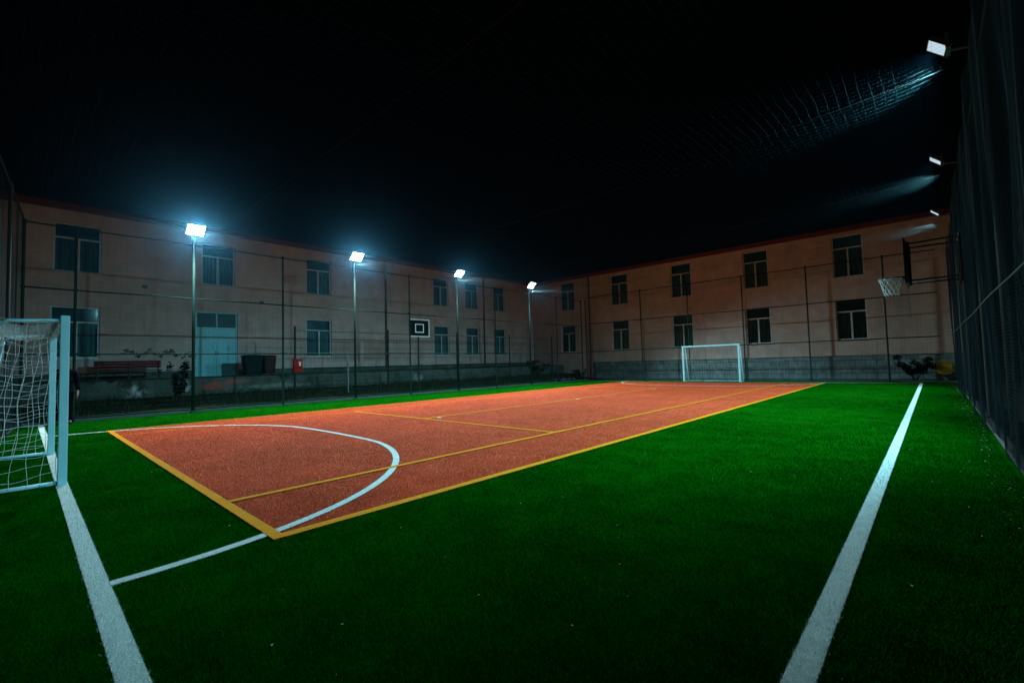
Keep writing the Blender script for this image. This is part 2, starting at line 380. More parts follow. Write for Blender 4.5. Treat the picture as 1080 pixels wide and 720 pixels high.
# ------------------------------------------------------------------ nets
def strands(lines, r):
    """lines: list of (n,3) arrays -> vertices and quads of thin three-sided twine"""
    Vs = []; Fs = []; base = 0
    for P in lines:
        P = np.asarray(P, float); n = len(P); t = np.gradient(P, axis=0); t /= np.linalg.norm(t,axis=1)[:,None]+1e-9
        ref = np.where((np.abs(t[:,2]) < .8)[:,None], np.array([[0,0,1.]]), np.array([[1.,0.13,0]]))
        u = np.cross(t, ref); u /= np.linalg.norm(u,axis=1)[:,None]+1e-9; w = np.cross(t, u)
        ring = np.stack([P + r*(u*math.cos(q)+w*math.sin(q)) for q in (.5, .5+2.094, .5+4.189)], 1)
        Vs.append(ring.reshape(-1,3)); i = np.arange(n-1)[:,None]*3 + base
        for k in range(3): Fs.append(np.concatenate([i+k, i+(k+1)%3, i+3+(k+1)%3, i+3+k], 1))
        base += 3*n
    return np.concatenate(Vs), np.concatenate(Fs)
def net(name, fn, U, V, pu, pv, r, m, parent, du=.6, dv=.5):
    lines = []
    for u in np.arange(0, U+1e-6, pu):
        vv = np.linspace(0, V, max(2, int(V/dv)+1)); lines.append(fn(np.full_like(vv,u), vv))
    for v in np.arange(0, V+1e-6, pv):
        uu = np.linspace(0, U, max(2, int(U/du)+1)); lines.append(fn(uu, np.full_like(uu,v)))
    a, f = strands(lines, r); return np_obj(name, a, f, m, parent)

def fence(label, group, A, B, posts, height, m_post, m_net, rails, pitch, r, wave=0, out=0, pr=.034):
    A = np.array(A, float); B = np.array(B, float); Ln = np.linalg.norm(B-A); d = (B-A)/Ln; nr = np.array([-d[1], d[0]])
    t = thing('netting_fence', label, 'fence', (A[0],A[1],0), group)
    for s in posts:
        p = A+d*s - nr*out; hgt = height
        mb = MB(); mb.tube([(p[0],p[1],-.05),(p[0],p[1],hgt)], pr, 10); mb.tube([(p[0],p[1],hgt),(p[0],p[1],hgt+.02)], pr*1.25, 10)
        for z in rails: mb.box((p[0],p[1],z), (.1,.1,.05))
        mb.build('post', m_post, t)
    for z in rails:
        mb = MB(); pts = [(A[0]+d[0]*s-nr[0]*out, A[1]+d[1]*s-nr[1]*out, z - .012*math.sin(math.pi*((s/2.73) % 1))) for s in np.arange(0, Ln+.01, .68)]
        mb.tube(pts, .022, 6); mb.build('rail', m_post, t)
    def fn(u, v):
        off = .03 + wave*(np.sin(u*2.3+.7*np.sin(v*.9))*.55 + np.sin(u*5.1+v*.6)*.3 + np.sin(u*.8-v*.5)*.5)*(.35+.65*np.abs(np.sin(v*.55+.4)))
        return np.stack([A[0]+d[0]*u+nr[0]*off, A[1]+d[1]*u+nr[1]*off, .03+v*(height-.05)/height+0*u],1)
    net('net', fn, Ln, height, pitch, pitch, r, m_net, t, dv=.4 if wave else .9, du=.25 if wave else .9)
    return t
SP = 2.755
lampY = [3.72+5.56*k for k in range(4)]
lampY = [3.72, 9.30, 14.82, 20.38]
left_posts = [.96+SP*k for k in range(10)]
left_posts = [y for y in left_posts if min(abs(y-l) for l in lampY) > .5]
FG = 'netting fences round the pitch'
fence('long green post fence with three rails before the wing with blue door', FG, (XF,-.04), (XF,YF), [y+.04 for y in left_posts]+[0.0, YF+.04], 5.44, M['fence_green'], M['net_dark'], [.12,1.88,3.66,5.40], .14, .0012)
fence('green post fence with netting behind the far goal and before tiled plinth', FG, (XF,YF), (XR,YF), [1.13+2.96*k for k in range(1,6)], 5.68, M['fence_green'], M['net_dark'], [.12,1.95,3.82,5.64], .14, .0017)
fence('dark fence with folded hanging net along the right touchline', FG, (XR,YF), (XR,-1.3), [.0,3.0,5.92,8.7,14.2,19.8,22.5,25.2], 5.6, M['fence_dark'], M['net_right'], [.06,5.55], .04, .0018, wave=.075, out=-.14)
fence('dark netting fence standing close behind the near goal', FG, (XR-.1,-1.3), (XF,-.04), [3.,6.,9.,12.,15.], 5.5, M['fence_dark'], M['net_right'], [.06,5.45], .06, .0014, wave=.03, out=-.0)

# net roof over the whole pitch, carried by steel cables
t = thing('roof_net', 'pale twine net stretched over the whole pitch under the floodlights', 'net', (XF,-.5,0))
def roof_fn(u, v):
    x = XF+u; y = -.9+v
    ph = ((y-3.72) % 5.55)/5.55
    sag = .30*np.sin(np.pi*np.clip(u/18.,0,1))**.7 + .10*np.sin(np.pi*ph)**2 + .035*np.sin(x*2.1+y*.7)*np.sin(y*1.9) + .012*np.sin(x*7+y*3)
    return np.stack([x + .012*np.sin(y*5+x*3), y + .012*np.sin(x*6+y*2), 5.50 - sag],1)
net('mesh', roof_fn, 18.0, 27.1, .14, .14, .0008, M['net_roof'], t, du=.35, dv=.5)
for y in lampY:
    mb = MB(); mb.tube([(x, y, 5.515-.30*math.sin(math.pi*max(0,min(1,(x-XF)/18.)))**.7) for x in np.linspace(XF, XR, 25)], .003, 5); mb.build('cable', M['fence_dark'], t)

# ------------------------------------------------------------------ floodlights
SPOT_COL = (.40,.90,1.0)
def floodlight(label, x, y, side, power, on, ztop=5.86, tilt=47, yaw=0., spread=106, col=(.56,.92,.97)):
    """side +1: shines towards +x (left row), -1: towards -x (right row)"""
    px = XF if side > 0 else XR+.20; sc_ = 1. if side > 0 else .64
    t = thing('floodlight', label, 'floodlight', (px,y,0), 'floodlights on poles along both touchlines')
    mb = MB(); mb.tube([(px,y,-.05),(px,y,5.72)], .045, 12); mb.tube([(px,y,-.02),(px,y,.05)], .09, 12)
    mb.build('pole', M['fence_green'] if side > 0 else M['fence_dark'], t, smooth=True)
    mb = MB(); mb.tube([(px,y,5.68),(x-side*.12,y,5.755)], .02, 8); mb.box((x-side*.12,y,5.76),(.05,.51*sc_,.03)); 
    for s in (-1,1): mb.box((x-side*.10,y+s*.262*sc_,ztop-.02),(.04,.014,.22))
    mb.build('bracket', M['lamp_body'], t)
    # head
    Mx = sc_ * Matrix.Rotation(yaw,3,'Z') @ (Matrix.Rotation(R(tilt),3,'Y') if side > 0 else Matrix.Rotation(math.pi,3,'Z') @ Matrix.Rotation(R(tilt),3,'Y'))
    c = Vector((x,y,ztop))
    mb = MB(); mb.box(c - Mx @ Vector((.035,0,0)), (.07,.50,.42), M=Mx)
    for k in range(9): mb.box(c + Mx @ Vector((-.09,-.20+.05*k,0)), (.04,.008,.36), M=Mx)
    for s in (-1,1):
        mb.box(c + Mx @ Vector((.012,s*.242,0)), (.024,.016,.42), M=Mx); mb.box(c + Mx @ Vector((.012,0,s*.202)), (.024,.468,.016), M=Mx)
    mb.build('housing', M['lamp_body'], t)
    mb = MB(); mb.box(c + Mx @ Vector((.008,0,0)), (.012,.466,.386), M=Mx)
    ln = mb.build('lens', M['lens_on'] if on else M['lens_side'], t)
    if power > 0:
        ld = bpy.data.lights.new('floodlight_beam', 'SPOT'); ld.energy = power; ld.color = col; ld.spot_size = R(spread); ld.spot_blend = .65; ld.shadow_soft_size = .10
        lo = bpy.data.objects.new('floodlight_beam', ld); COL.objects.link(lo)
        dirv = (Mx @ Vector((1,0,0))).normalized(); p = c + dirv*.06
        lo.rotation_euler = dirv.to_track_quat('-Z','Y').to_euler(); lo.location = p - Vector(t['_o']); lo.parent = t
    return t
LX = XF+.22
P = 2600
floodlight('blazing floodlight on green pole nearest the blue double door', LX, lampY[0], 1, P*1.55, True, tilt=50, spread=116, col=(.62,.93,.97))
floodlight('blazing floodlight on green pole second nearest in left row, above lower single window', LX, lampY[1], 1, P*1.7, True, tilt=50, spread=116, col=(.62,.93,.97))
floodlight('blazing floodlight on green pole just beyond the black backboard', LX, lampY[2], 1, P*1.5, True, tilt=48, spread=114)
floodlight('smallest blazing floodlight, near the corner where the two school wings meet', LX, lampY[3], 1, P*1.75, True, tilt=47, spread=114)
floodlight('floodlight seen side-on at upper right, largest on the right net', .27, lampY[1], -1, P*1.8, False, yaw=R(5), col=(.30,.84,1))
floodlight('floodlight of the right row nearest the camera, high above the touchline', .28, lampY[0], -1, P*.32, False, tilt=38, spread=106, col=(.28,.84,1))
floodlight('floodlight seen side-on, middle one of the right row', .26, lampY[2], -1, P*1.15, False, col=(.38,.88,1))
floodlight('floodlight seen side-on, lowest in the photo on the right, above hoop frame', .25, lampY[3], -1, P*1.2, False, col=(.38,.88,1))

# ------------------------------------------------------------------ goals
def goal(label, y, sy, x0, x1, H, depth_top, depth_base, sec, r_net, pitch):
    t = thing('goal', label, 'goal', ((x0+x1)/2,y,0), 'small white football goals')
    for x in (x0, x1):
        mb = MB(); mb.box2((x-sec/2,y-sec/2,0),(x+sec/2,y+sec/2,H)); mb.build('post', M['white_metal'], t, bevel=.008)
    mb = MB(); mb.box2((x0+sec/2,y-sec/2,H-sec),(x1-sec/2,y+sec/2,H-.004)); mb.build('crossbar', M['white_metal'], t, bevel=.006)
    for x in (x0+sec*.2, x1-sec*.2):
        mb = MB(); r = .021
        mb.tube([(x,y+sy*sec/2,H-.06),(x,y+sy*(depth_top-.1),H-.075),(x,y+sy*depth_top,H-.14)], r, 8)
        mb.build('top_stay', M['white_metal'], t, smooth=True)
        mb = MB(); mb.tube([(x,y+sy*depth_top,H-.13),(x,y+sy*depth_base,.06)], r, 8); mb.build('rear_stay', M['white_metal'], t, smooth=True)
        mb = MB(); mb.tube([(x,y+sy*sec/2,.03),(x,y+sy*depth_base,.03)], r*1.15, 8); mb.build('base_bar', M['white_metal'], t, smooth=True)
    mb = MB(); mb.tube([(x0,y+sy*depth_base,.03),(x1,y+sy*depth_base,.03)], .022, 8); mb.build('rear_bar', M['white_metal'], t, smooth=True)
    # net: both sides, top and back, hanging slack
    lines = []
    def prof(z):     # depth of the back at height z
        return depth_base + (depth_top-depth_base)*min(1,z/(H-.1))
    rr = random.Random(3)
    for x, sgn in ((x0,-1),(x1,1)):
        nz = int(H/pitch)
        for k in range(nz+1):
            z = .05 + (H-.12)*k/nz; D = prof(z); q = np.linspace(0,1,9); ph = rr.uniform(0,6)
            zz = np.clip(z - .05*np.sin(np.pi*q)*(1 if k < nz else .2) + .018*np.sin(q*9+ph), .02, H)
            lines.append(np.stack([x + sgn*.02 - sgn*(.05+.03*math.sin(ph))*np.sin(np.pi*q)*np.sin(np.pi*k/nz), y+sy*(sec/2+q*(D-sec/2)), zz],1))
        nd = max(2,int(depth_base/pitch))
        for k in range(nd+1):
            z = np.linspace(.03,H-.07,15); D = np.array([prof(a) for a in z]); ph = rr.uniform(0,6)
            lines.append(np.stack([x + sgn*.02 - sgn*.06*np.sin(np.pi*z/H)*math.sin(math.pi*min(1,k/nd)) + .008*np.sin(z*11+ph), y+sy*(sec/2+k/nd*(D-sec/2)) + .018*np.sin(z*8+ph), z],1))
    nx = int((x1-x0)/pitch)
    for k in range(nx+1):
        x = x0+(x1-x0)*k/nx; q = np.linspace(0,1,16); ph = rr.uniform(0,6)
        z = H-.07-(H-.10)*q; D = np.array([prof(a) for a in z])
        lines.append(np.stack([x+.012*np.sin(q*12+ph), y+sy*(D+.05*np.sin(np.pi*q)+.02*np.sin(q*14+ph)), z],1))
        s = np.linspace(0,1,5); lines.append(np.stack([np.full(5,x), y+sy*(sec/2+s*(depth_top-sec/2)), H-.06-.07*np.sin(np.pi*s)-.02*s],1))
    for k in range(int(H/pitch)+1):
        z = .04+(H-.12)*k/int(H/pitch); q = np.linspace(0,1,26); ph = rr.uniform(0,6)
        lines.append(np.stack([x0+(x1-x0)*q, y+sy*(prof(z)+.04*np.sin(np.pi*q)+.015*np.sin(q*31+ph)), np.clip(z-.03*np.abs(np.sin(q*np.pi*3))+.012*np.sin(q*25+ph),.02,H)],1))
    for k in range(1,4):
        s = k/4; q = np.linspace(0,1,20)
        lines.append(np.stack([x0+(x1-x0)*q, np.full(20,y+sy*(sec/2+s*(depth_top-sec/2))), H-.06-.07*np.sin(np.pi*s)-.05*np.sin(np.pi*q)],1))
    a, f = strands(lines, r_net); np_obj('goal_net', a, f, M['white_net'], t)
    return t
goal('white goal with slack net, close by at the left edge on the thick white line', GY0, -1, -10.70, -7.60, 2.0, .55, .80, .082, .0028, .125)
goal('small distant white goal before the far fence and tiled plinth', GY1, 1, -10.42, -7.48, 2.0, .30, .62, .085, .0022, .14)

# ------------------------------------------------------------------ buildings
def facade(mp, u0, u1, z0, z1, holes, reveal):
    """wall sheet in (u,z) with openings and reveals; mp(u,z,depth)->xyz"""
    us = sorted({u0,u1,*[h[0] for h in holes],*[h[1] for h in holes]}); zs = sorted({z0,z1,*[h[2] for h in holes],*[h[3] for h in holes]})
    mb = MB()
    for i in range(len(us)-1):
        for j in range(len(zs)-1):
            um, zm = (us[i]+us[i+1])/2, (zs[j]+zs[j+1])/2
            if any(h[0] < um < h[1] and h[2] < zm < h[3] for h in holes): continue
            mb.face([mp(us[i],zs[j],0), mp(us[i+1],zs[j],0), mp(us[i+1],zs[j+1],0), mp(us[i],zs[j+1],0)])
    for a, b_, c, d in holes:
        for p, q in (((a,c),(b_,c)),((b_,c),(b_,d)),((b_,d),(a,d)),((a,d),(a,c))):
            mb.face([mp(*p,0), mp(*q,0), mp(*q,reveal), mp(*p,reveal)])
    return mb
def ubox(mb, mp, u0, u1, z0, z1, d0, d1):
    P = [Vector(mp(u,z,d)) for u in (u0,u1) for z in (z0,z1) for d in (d0,d1)]
    lo = [min(p[i] for p in P) for i in range(3)]; hi = [max(p[i] for p in P) for i in range(3)]
    return mb.box2(lo, hi)
def window(t, mp, u0, u1, z0, z1, seed, fr=.055, rev=.16):
    rr = random.Random(seed); g = .004
    a, b_, c, d = u0+g, u1-g, z0+g, z1-g
    zt = c+(d-c)*.70; um = (a+b_)/2 + rr.uniform(-.03,.03); d0, d1 = rev-.07, rev-.01
    mb = MB()
    ubox(mb,mp,a,a+fr,c,d,d0,d1); ubox(mb,mp,b_-fr,b_,c,d,d0,d1); ubox(mb,mp,a+fr,b_-fr,c,c+fr,d0,d1); ubox(mb,mp,a+fr,b_-fr,d-fr,d,d0,d1)
    ubox(mb,mp,a+fr,b_-fr,zt-fr*.6,zt+fr*.6,d0,d1); ubox(mb,mp,um-fr*.7,um+fr*.7,c+fr,zt-fr*.6,d0-.004,d1)
    w = mb.build('window', M['frame'], t)
    ta, tb = rr.uniform(-.012,.012), rr.uniform(-.006,.006); mb = MB(); mb.face([mp(a+fr,c+fr,d1-.025-ta-tb),mp(b_-fr,c+fr,d1-.025+ta-tb),mp(b_-fr,d-fr,d1-.025+ta+tb),mp(a+fr,d-fr,d1-.025-ta+tb)]); mb.build('pane', M['glass'], w)
    # curtains: folded cloth behind the panes, top light left open
    mb = MB(); n = 44; prev = None
    for k in range(n+1):
        u = a+.02+(b_-a-.04)*k/n; dd = rev+.10+.028*math.sin(k*1.35+seed)+.012*math.sin(k*.6)
        q = (mp(u,c+.02,dd), mp(u,zt+.05 if rr.random() > -1 else d,dd))
        if prev: mb.face([prev[0],q[0],q[1],prev[1]])
        prev = q
    mb.build('curtain', M['curtain'], w, smooth=True)
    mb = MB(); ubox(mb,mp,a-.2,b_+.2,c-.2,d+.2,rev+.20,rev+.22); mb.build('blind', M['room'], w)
    mb = MB(); ubox(mb,mp,u0-.05,u1+.05,z0-.045,z0-.003,-.06,rev-.075); mb.build('sill', M['frame'], w)
    return w

def drainpipe(t, mp, u, z0, z1):
    mb = MB(); mb.tube([mp(u,z0,-.09),mp(u,z1,-.09)], .05, 10)
    for z in np.arange(z0+.4, z1, 1.6): mb.box(mp(u,z,-.05),(.13,.13,.05))
    mb.build('drainpipe', M['pipe'], t)

EAVE = 7.60
# --- left wing with the terrace
t = thing('school_building', 'long peach school wing at left with blue double door above a terrace', 'building', (XL,10,0))
mpL = lambda u, z, d: (XL-d, u, z)
upL = [(-9,-7.65),(-4.2,-2.85),(.69,2.04),(5.41,6.75),(10.08,11.42),(18.37,19.62),(21.15,22.42),(23.93,25.17)]
loL = [(-9,-7.65),(-4.2,-2.85),(.64,2.03),(10.06,11.43),(18.38,19.65),(21.18,22.42),(23.91,25.17)]
door = (5.2,6.86,1.07,4.0)
holes = [(a,b_,5.24,7.12) for a,b_ in upL]+[(a,b_,1.93,3.92) for a,b_ in loL]+[door]
mb = facade(mpL, -16, YR-.001, -.06, EAVE, holes, .16)
mb.face([(XL,-16,-.06),(XL-11,-16,-.06),(XL-11,-16,EAVE),(XL,-16,EAVE)]); mb.face([(XL-11,-16,-.06),(XL-11,YR,-.06),(XL-11,YR,EAVE),(XL-11,-16,EAVE)])
mb.build('wall', M['wall'], t)
mb = MB(); ubox(mb, mpL, -16.02, YR-.003, 1.075, 1.42, -.03, .05); 
# plinth band is broken by the door
mb = MB(); ubox(mb, mpL, -16, door[0]-.06, 1.075, 1.36, -.03, -.002); ubox(mb, mpL, door[1]+.06, YR-.003, 1.075, 1.36, -.03, -.002)
mb.build('plinth', M['concrete'], t)
for i, (a,b_) in enumerate(upL): window(t, mpL, a, b_, 5.24, 7.12, i)
for i, (a,b_) in enumerate(loL): window(t, mpL, a, b_, 1.93, 3.92, 20+i)
# door
u0, u1, z0, z1 = door; um = (u0+u1)/2; zt = 3.28
mb = MB(); ubox(mb,mpL,u0+.004,u0+.06,z0,z1-.004,.06,.15); ubox(mb,mpL,u1-.06,u1-.004,z0,z1-.004,.06,.15); ubox(mb,mpL,u0+.06,u1-.06,z1-.06,z1-.004,.06,.15); ubox(mb,mpL,u0+.06,u1-.06,zt-.03,zt+.03,.06,.15)
ubox(mb,mpL,um-.025,um+.025,zt+.03,z1-.06,.06,.15)
dr = mb.build('door', M['door'], t)
for a, b_ in ((u0+.064,um-.004),(um+.004,u1-.064)):
    mb = MB(); ubox(mb,mpL,a,b_,z0+.004,zt-.034,.09,.14)
    lf = mb.build('door_leaf', M['door'], dr)
    for c, d in ((z0+.16,z0+1.0),(z0+1.1,zt-.14)):
        for s, e, f, g in ((a+.09,b_-.09,c,c+.02),(a+.09,b_-.09,d-.02,d),(a+.09,a+.11,c+.02,d-.02),(b_-.11,b_-.09,c+.02,d-.02)): ubox(mb,mpL,s,e,f,g,.078,.09)
    COL.objects.unlink(lf); bpy.data.objects.remove(lf); mb.build('door_leaf', M['door'], dr)
mb = MB(); ubox(mb,mpL,um+.04,um+.06,z0+.95,z0+1.13,.05,.088); ubox(mb,mpL,um-.06,um-.04,z0+.95,z0+1.13,.05,.088); mb.build('handle', M['lamp_body'], dr)
mb = MB()
for a, b_ in ((u0+.064,um-.028),(um+.028,u1-.064)):
    for k in range(6):
        z = zt+.09+k*.095; mb.face([mpL(a,z,.085),mpL(b_,z,.085),mpL(b_,z+.06,.135),mpL(a,z+.06,.135)])
mb.build('louvre', M['louvre'], dr)
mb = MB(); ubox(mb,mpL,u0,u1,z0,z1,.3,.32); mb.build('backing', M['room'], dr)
drainpipe(t, mpL, 22.85, 1.08, EAVE-.02); drainpipe(t, mpL, 14.75, 1.08, EAVE-.02)
# small bulkhead lamp fittings and junction boxes on the wall
for u, z in ((7.9,4.6),(3.4,4.9),(16.4,4.6)):
    mb = MB(); mb.box(mpL(u,z,-.04),(.08,.16,.11)); mb.build('junction_box', M['lamp_body'], t)
def roof(t, A, B, C_, D_, nrm):
    """shallow tiled roof with fascia and soffit; A,B front eave corners, C_,D_ ridge"""
    mb = MB(); mb.face([A,B,C_,D_]); mb.face([D_,C_,(2*C_[0]-B[0],2*C_[1]-B[1],B[2]),(2*D_[0]-A[0],2*D_[1]-A[1],A[2])]); return mb.build('roof', M['rooftile'], t)
rf = roof(t, (XL+.34,-16.4,EAVE+.16),(XL+.34,YR-.36,EAVE+.16),(XL-5.5,YR-.36,EAVE+1.05),(XL-5.5,-16.4,EAVE+1.05), None)
mb = MB(); mb.box2((XL+.315,-16.4,EAVE+.02),(XL+.338,YR-.36,EAVE+.155)); mb.build('fascia', M['fascia'], rf)
mb = MB(); mb.box2((XL-.02,-16.4,EAVE+.002),(XL+.312,YR-.36,EAVE+.025)); mb.build('soffit', M['fascia'], rf)
mb = MB(); mb.tube([(XL+.40,-16.4,EAVE+.13),(XL+.40,YR-.5,EAVE+.13)], .055, 8); mb.build('gutter', M['fascia'], rf)
mb = MB()
mb.box2((-21.0,-16,-.06),(XL+.03,28.4,1.07)); mb.build('terrace', M['graffiti'], t)
mb = MB(); mb.box2((-20.94,-16,1.07),(XL+.035,28.4,1.078)); mb.build('terrace_coping', M['terrace'], t)

# --- right wing behind the far goal
t = thing('school_building', 'peach school wing across the far end with grey tiled plinth', 'building', (-9,YR,0))
mpR = lambda u, z, d: (u, YR+d, z)
wx = [(-21.2,-19.88),(-16.74,-15.40),(-12.31,-10.98),(-7.93,-6.63),(-3.63,-2.35)]
XE = 1.1
holes = [(a,b_,5.22,7.36) for a,b_ in wx]+[(a,b_,2.02,4.07) for a,b_ in wx]
mb = facade(mpR, XL-11.5, XE, -.06, EAVE-.06, holes, .16)
mb.face([(XE,YR,-.06),(XE,YR+11,-.06),(XE,YR+11,EAVE-.06),(XE,YR,EAVE-.06)]); mb.face([(XL-11.5,YR+11,-.06),(XE,YR+11,-.06),(XE,YR+11,EAVE-.06),(XL-11.5,YR+11,EAVE-.06)])
mb.build('wall', M['wall'], t)
mb = MB(); mb.box2((-18.3,YR-.06,-.06),(XE,YR-.002,1.19)); mb.build('plinth', M['tiles'], t)
mb = MB(); mb.box2((-18.3,YR-.085,1.19),(XE,YR-.002,1.225)); mb.build('plinth_coping', M['concrete'], t)
for i, (a,b_) in enumerate(wx): window(t, mpR, a, b_, 5.22, 7.36, 40+i); window(t, mpR, a, b_, 2.02, 4.07, 60+i)
drainpipe(t, mpR, -18.5, .0, EAVE-.1)
rf = roof(t, (XL-11.5,YR-.34,EAVE+.10),(XE+.4,YR-.34,EAVE+.10),(XE+.4,YR+5.5,EAVE+1.0),(XL-11.5,YR+5.5,EAVE+1.0), None)
mb = MB(); mb.box2((XL+.0,YR-.338,EAVE-.04),(XE+.4,YR-.315,EAVE+.095)); mb.build('fascia', M['fascia'], rf)
mb = MB(); mb.box2((XL+.0,YR-.312,EAVE-.058),(XE+.4,YR+.02,EAVE-.035)); mb.build('soffit', M['fascia'], rf)
mb = MB(); mb.tube([(XL+.5,YR-.40,EAVE+.07),(XE+.4,YR-.40,EAVE+.07)], .055, 8); mb.build('gutter', M['fascia'], rf)

# ------------------------------------------------------------------ things beyond the left fence
# older low fence on the bank
t = thing('wire_fence', 'older low fence of black posts and thin wires on the grass bank', 'fence', (-20,7.9,.3))
for y in (7.9,12.42,16.9,21.3,25.7):
    mb = MB(); mb.tube([(-20,y,.1),(-20,y,3.1)], .045, 8); mb.tube([(-20,y,3.1),(-20,y,3.13)],.055,8); mb.build('post', M['fence_dark'], t)
for z in (.75,1.3,1.9,2.5,2.95):
    mb = MB(); mb.tube([(-20,7.9,z),(-20,25.7,z-.03)], .011, 5); mb.build('rail', M['fence_dark'], t)
net('wire_mesh', lambda u,v: np.stack([np.full_like(u,-19.95), 7.9+u, .55+v],1), 17.8, 2.4, .2, .3, .0022, M['fence_dark'], t, du=3, dv=1.2)
# red box on its post
t = thing('letter_box', 'small red metal box with a white slip hung on black fence post', 'box', (-19.93,7.92,1.1))
mb = MB(); mb.box((-19.85,7.95,1.42),(.13,.36,.52)); mb.box((-19.85,7.95,1.70),(.16,.40,.04)); mb.build('case', M['red_box'], t, bevel=.01)
mb = MB(); mb.box((-19.782,8.02,1.52),(.004,.08,.18)); mb.build('slip', M['board_white'], t)
# white pipe
mb = MB(); mb.tube([(-19.3,9.93,.1),(-19.3,9.93,1.86)], .028, 10); mb.tube([(-19.3,9.93,1.86),(-19.3,9.93,1.9)], .035, 10)
tag(mb.build('marker_pole', M['grey_metal'], loc=(-19.3,9.93,.1)), 'short pale pole on the bank behind the second left floodlight', 'pole')

# bench on the terrace
bx = -22.6
t = thing('bench', 'dark red slatted bench on the terrace under the lower left window', 'bench', (bx,2.75,1.08))
mb = MB()
for k in range(3): mb.box((bx-.26-.012*k,2.78,1.56+.095*k),(.03,2.0,.085))
mb.build('backrest', M['bench_red'], t)
mb = MB()
for k in range(4): mb.box((bx-.19+.105*k,2.78,1.41),(.09,2.0,.035))
mb.build('seat', M['bench_dark'], t)
for y in (1.86,2.78,3.70):
    mb = MB(); mb.box((bx-.2,y,1.235),(.05,.05,.31)); mb.box((bx+.13,y,1.235),(.05,.05,.31)); mb.box((bx-.03,y,1.375),(.38,.05,.03)); mb.box((bx-.31,y,1.58),(.03,.05,.42)); mb.build('leg', M['fence_dark'], t)

def wheelie_bin(label, x, y, w, hgt, m):
    t = thing('wheelie_bin', label, 'bin', (x,y,1.08), 'bins on the terrace beside the door')
    z0 = 1.08; mb = MB(); a, b_ = w*.42, w*.5; d0, d1 = .24, .30
    lo = [(x-d0,y-a,z0+.05),(x+d0,y-a,z0+.05),(x+d0,y+a,z0+.05),(x-d0,y+a,z0+.05)]; hi = [(x-d1,y-b_,z0+hgt),(x+d1,y-b_,z0+hgt),(x+d1,y+b_,z0+hgt),(x-d1,y+b_,z0+hgt)]
    for i in range(4): mb.face([lo[i],lo[(i+1)%4],hi[(i+1)%4],hi[i]])
    mb.face(lo[::-1]); mb.face(hi); mb.box((x+d1-.01,y,z0+hgt-.05),(.03,w*.98,.05)); mb.build('body', m, t)
    mb = MB(); mb.box((x,y,z0+hgt+.03),(.66,w*1.04,.05)); mb.box((x,y,z0+hgt+.065),(.5,w*.8,.025)); mb.build('lid', m, t, bevel=.01)
    mb = MB(); mb.tube([(x-.36,y-w*.4,z0+hgt-.02),(x-.36,y+w*.4,z0+hgt-.02)], .015, 8); mb.build('handle', m, t)
    for s in (-1,1):
        mb = MB(); mb.tube([(x-.22,y+s*(w*.42),z0+.09),(x-.22,y+s*(w*.42+.05),z0+.09)], .09, 14); mb.build('wheel', M['fence_dark'], t)
wheelie_bin('wide dark teal bin on the terrace, nearer the blue door', -22.0, 6.86, .70, .82, M['bin_teal'])
wheelie_bin('narrow brown bin on the terrace, right of the teal bin', -22.0, 7.52, .48, .80, M['bin_brown'])

# leaves helper
def foliage(spots, n, s0, s1):
    V = []
    for k in range(n):
        c, rad = random.choice(spots)
        p = Vector((random.gauss(0,1),random.gauss(0,1),random.gauss(0,1))).normalized()*random.random()**.5
        p = Vector(c)+Vector((p.x*rad[0],p.y*rad[1],p.z*rad[2])); s = random.uniform(s0,s1)
        u = Vector((random.gauss(0,1),random.gauss(0,1),random.gauss(0,.6))).normalized(); w = u.cross(Vector((random.gauss(0,1),random.gauss(0,1),random.gauss(0,1)))).normalized()
        V += [p-u*s, p+w*s*.45, p+u*s, p-w*s*.45]
    return np.array([tuple(v) for v in V])
# ivy garland along the gate rail
sp = []
for k in range(46):
    y = 2.0+1.75*k/45; z = 1.90+.07*math.sin(k*.5)+.05*math.sin(k*1.3)-(.10 if k > 36 else 0)
    sp.append(((XF-.02,y,z),(.05,.06,.035+.05*(random.random()**2))))
V = foliage(sp, 900, .015,.038)
t = thing('ivy', 'ragged strand of ivy trailing along the fence rail above the red bench', 'plant', (XF,2.9,1.88))
np_obj('leaves', V, np.arange(len(V)).reshape(-1,4), M['leaf'], t)
mb = MB(); mb.tube([(XF-.02,2.0+1.75*k/20,1.895+.05*math.sin(k*1.1)) for k in range(21)], .008, 5); mb.build('stem', M['bark'], t)

def shrub(label, x, y, z, rx, h_, n, m, ls=(.03,.07), group=None):
    t = thing('shrub', label, 'shrub', (x,y,z), group)
    mb = MB(); sp = []
    for k in range(9):
        a = random.uniform(0,6.28); tip = (x+math.cos(a)*rx*random.uniform(.2,.9), y+math.sin(a)*rx*random.uniform(.2,.9), z+h_*random.uniform(.45,1))
        mid = ((x+tip[0])/2+random.uniform(-.05,.05),(y+tip[1])/2,(z+tip[2])/2+.08); mb.tube([(x+random.uniform(-.06,.06),y+random.uniform(-.06,.06),z-.05),mid,tip],[.018,.012,.005],5)
        sp += [(tip,(.16*rx+.06,.16*rx+.06,.12*h_)),(mid,(.16*rx+.06,.16*rx+.06,.14*h_))]
    mb.build('stem', M['bark'], t)
    V = foliage(sp, n, *ls); np_obj('foliage', V, np.arange(len(V)).reshape(-1,4), m, t)
shrub('dark shrub behind the fence, left of the blue door', -18.5, 3.55, .1, .32, 1.7, 700, M['leaf_dark'])
shrub('low dark shrub on terrace wall foot near the far corner', -20.4, 24.6, .4, .9, 1.0, 1200, M['leaf'])
shrub('black leafless looking bush by the tiled plinth beside the yellow crate', -.7, 27.5, 0, .8, 1.15, 1500, M['leaf_dark'], (.03,.075))
shrub('small bush growing against tiled plinth right of the far goal', -18.9, 27.6, 0, .7, .8, 900, M['leaf'])
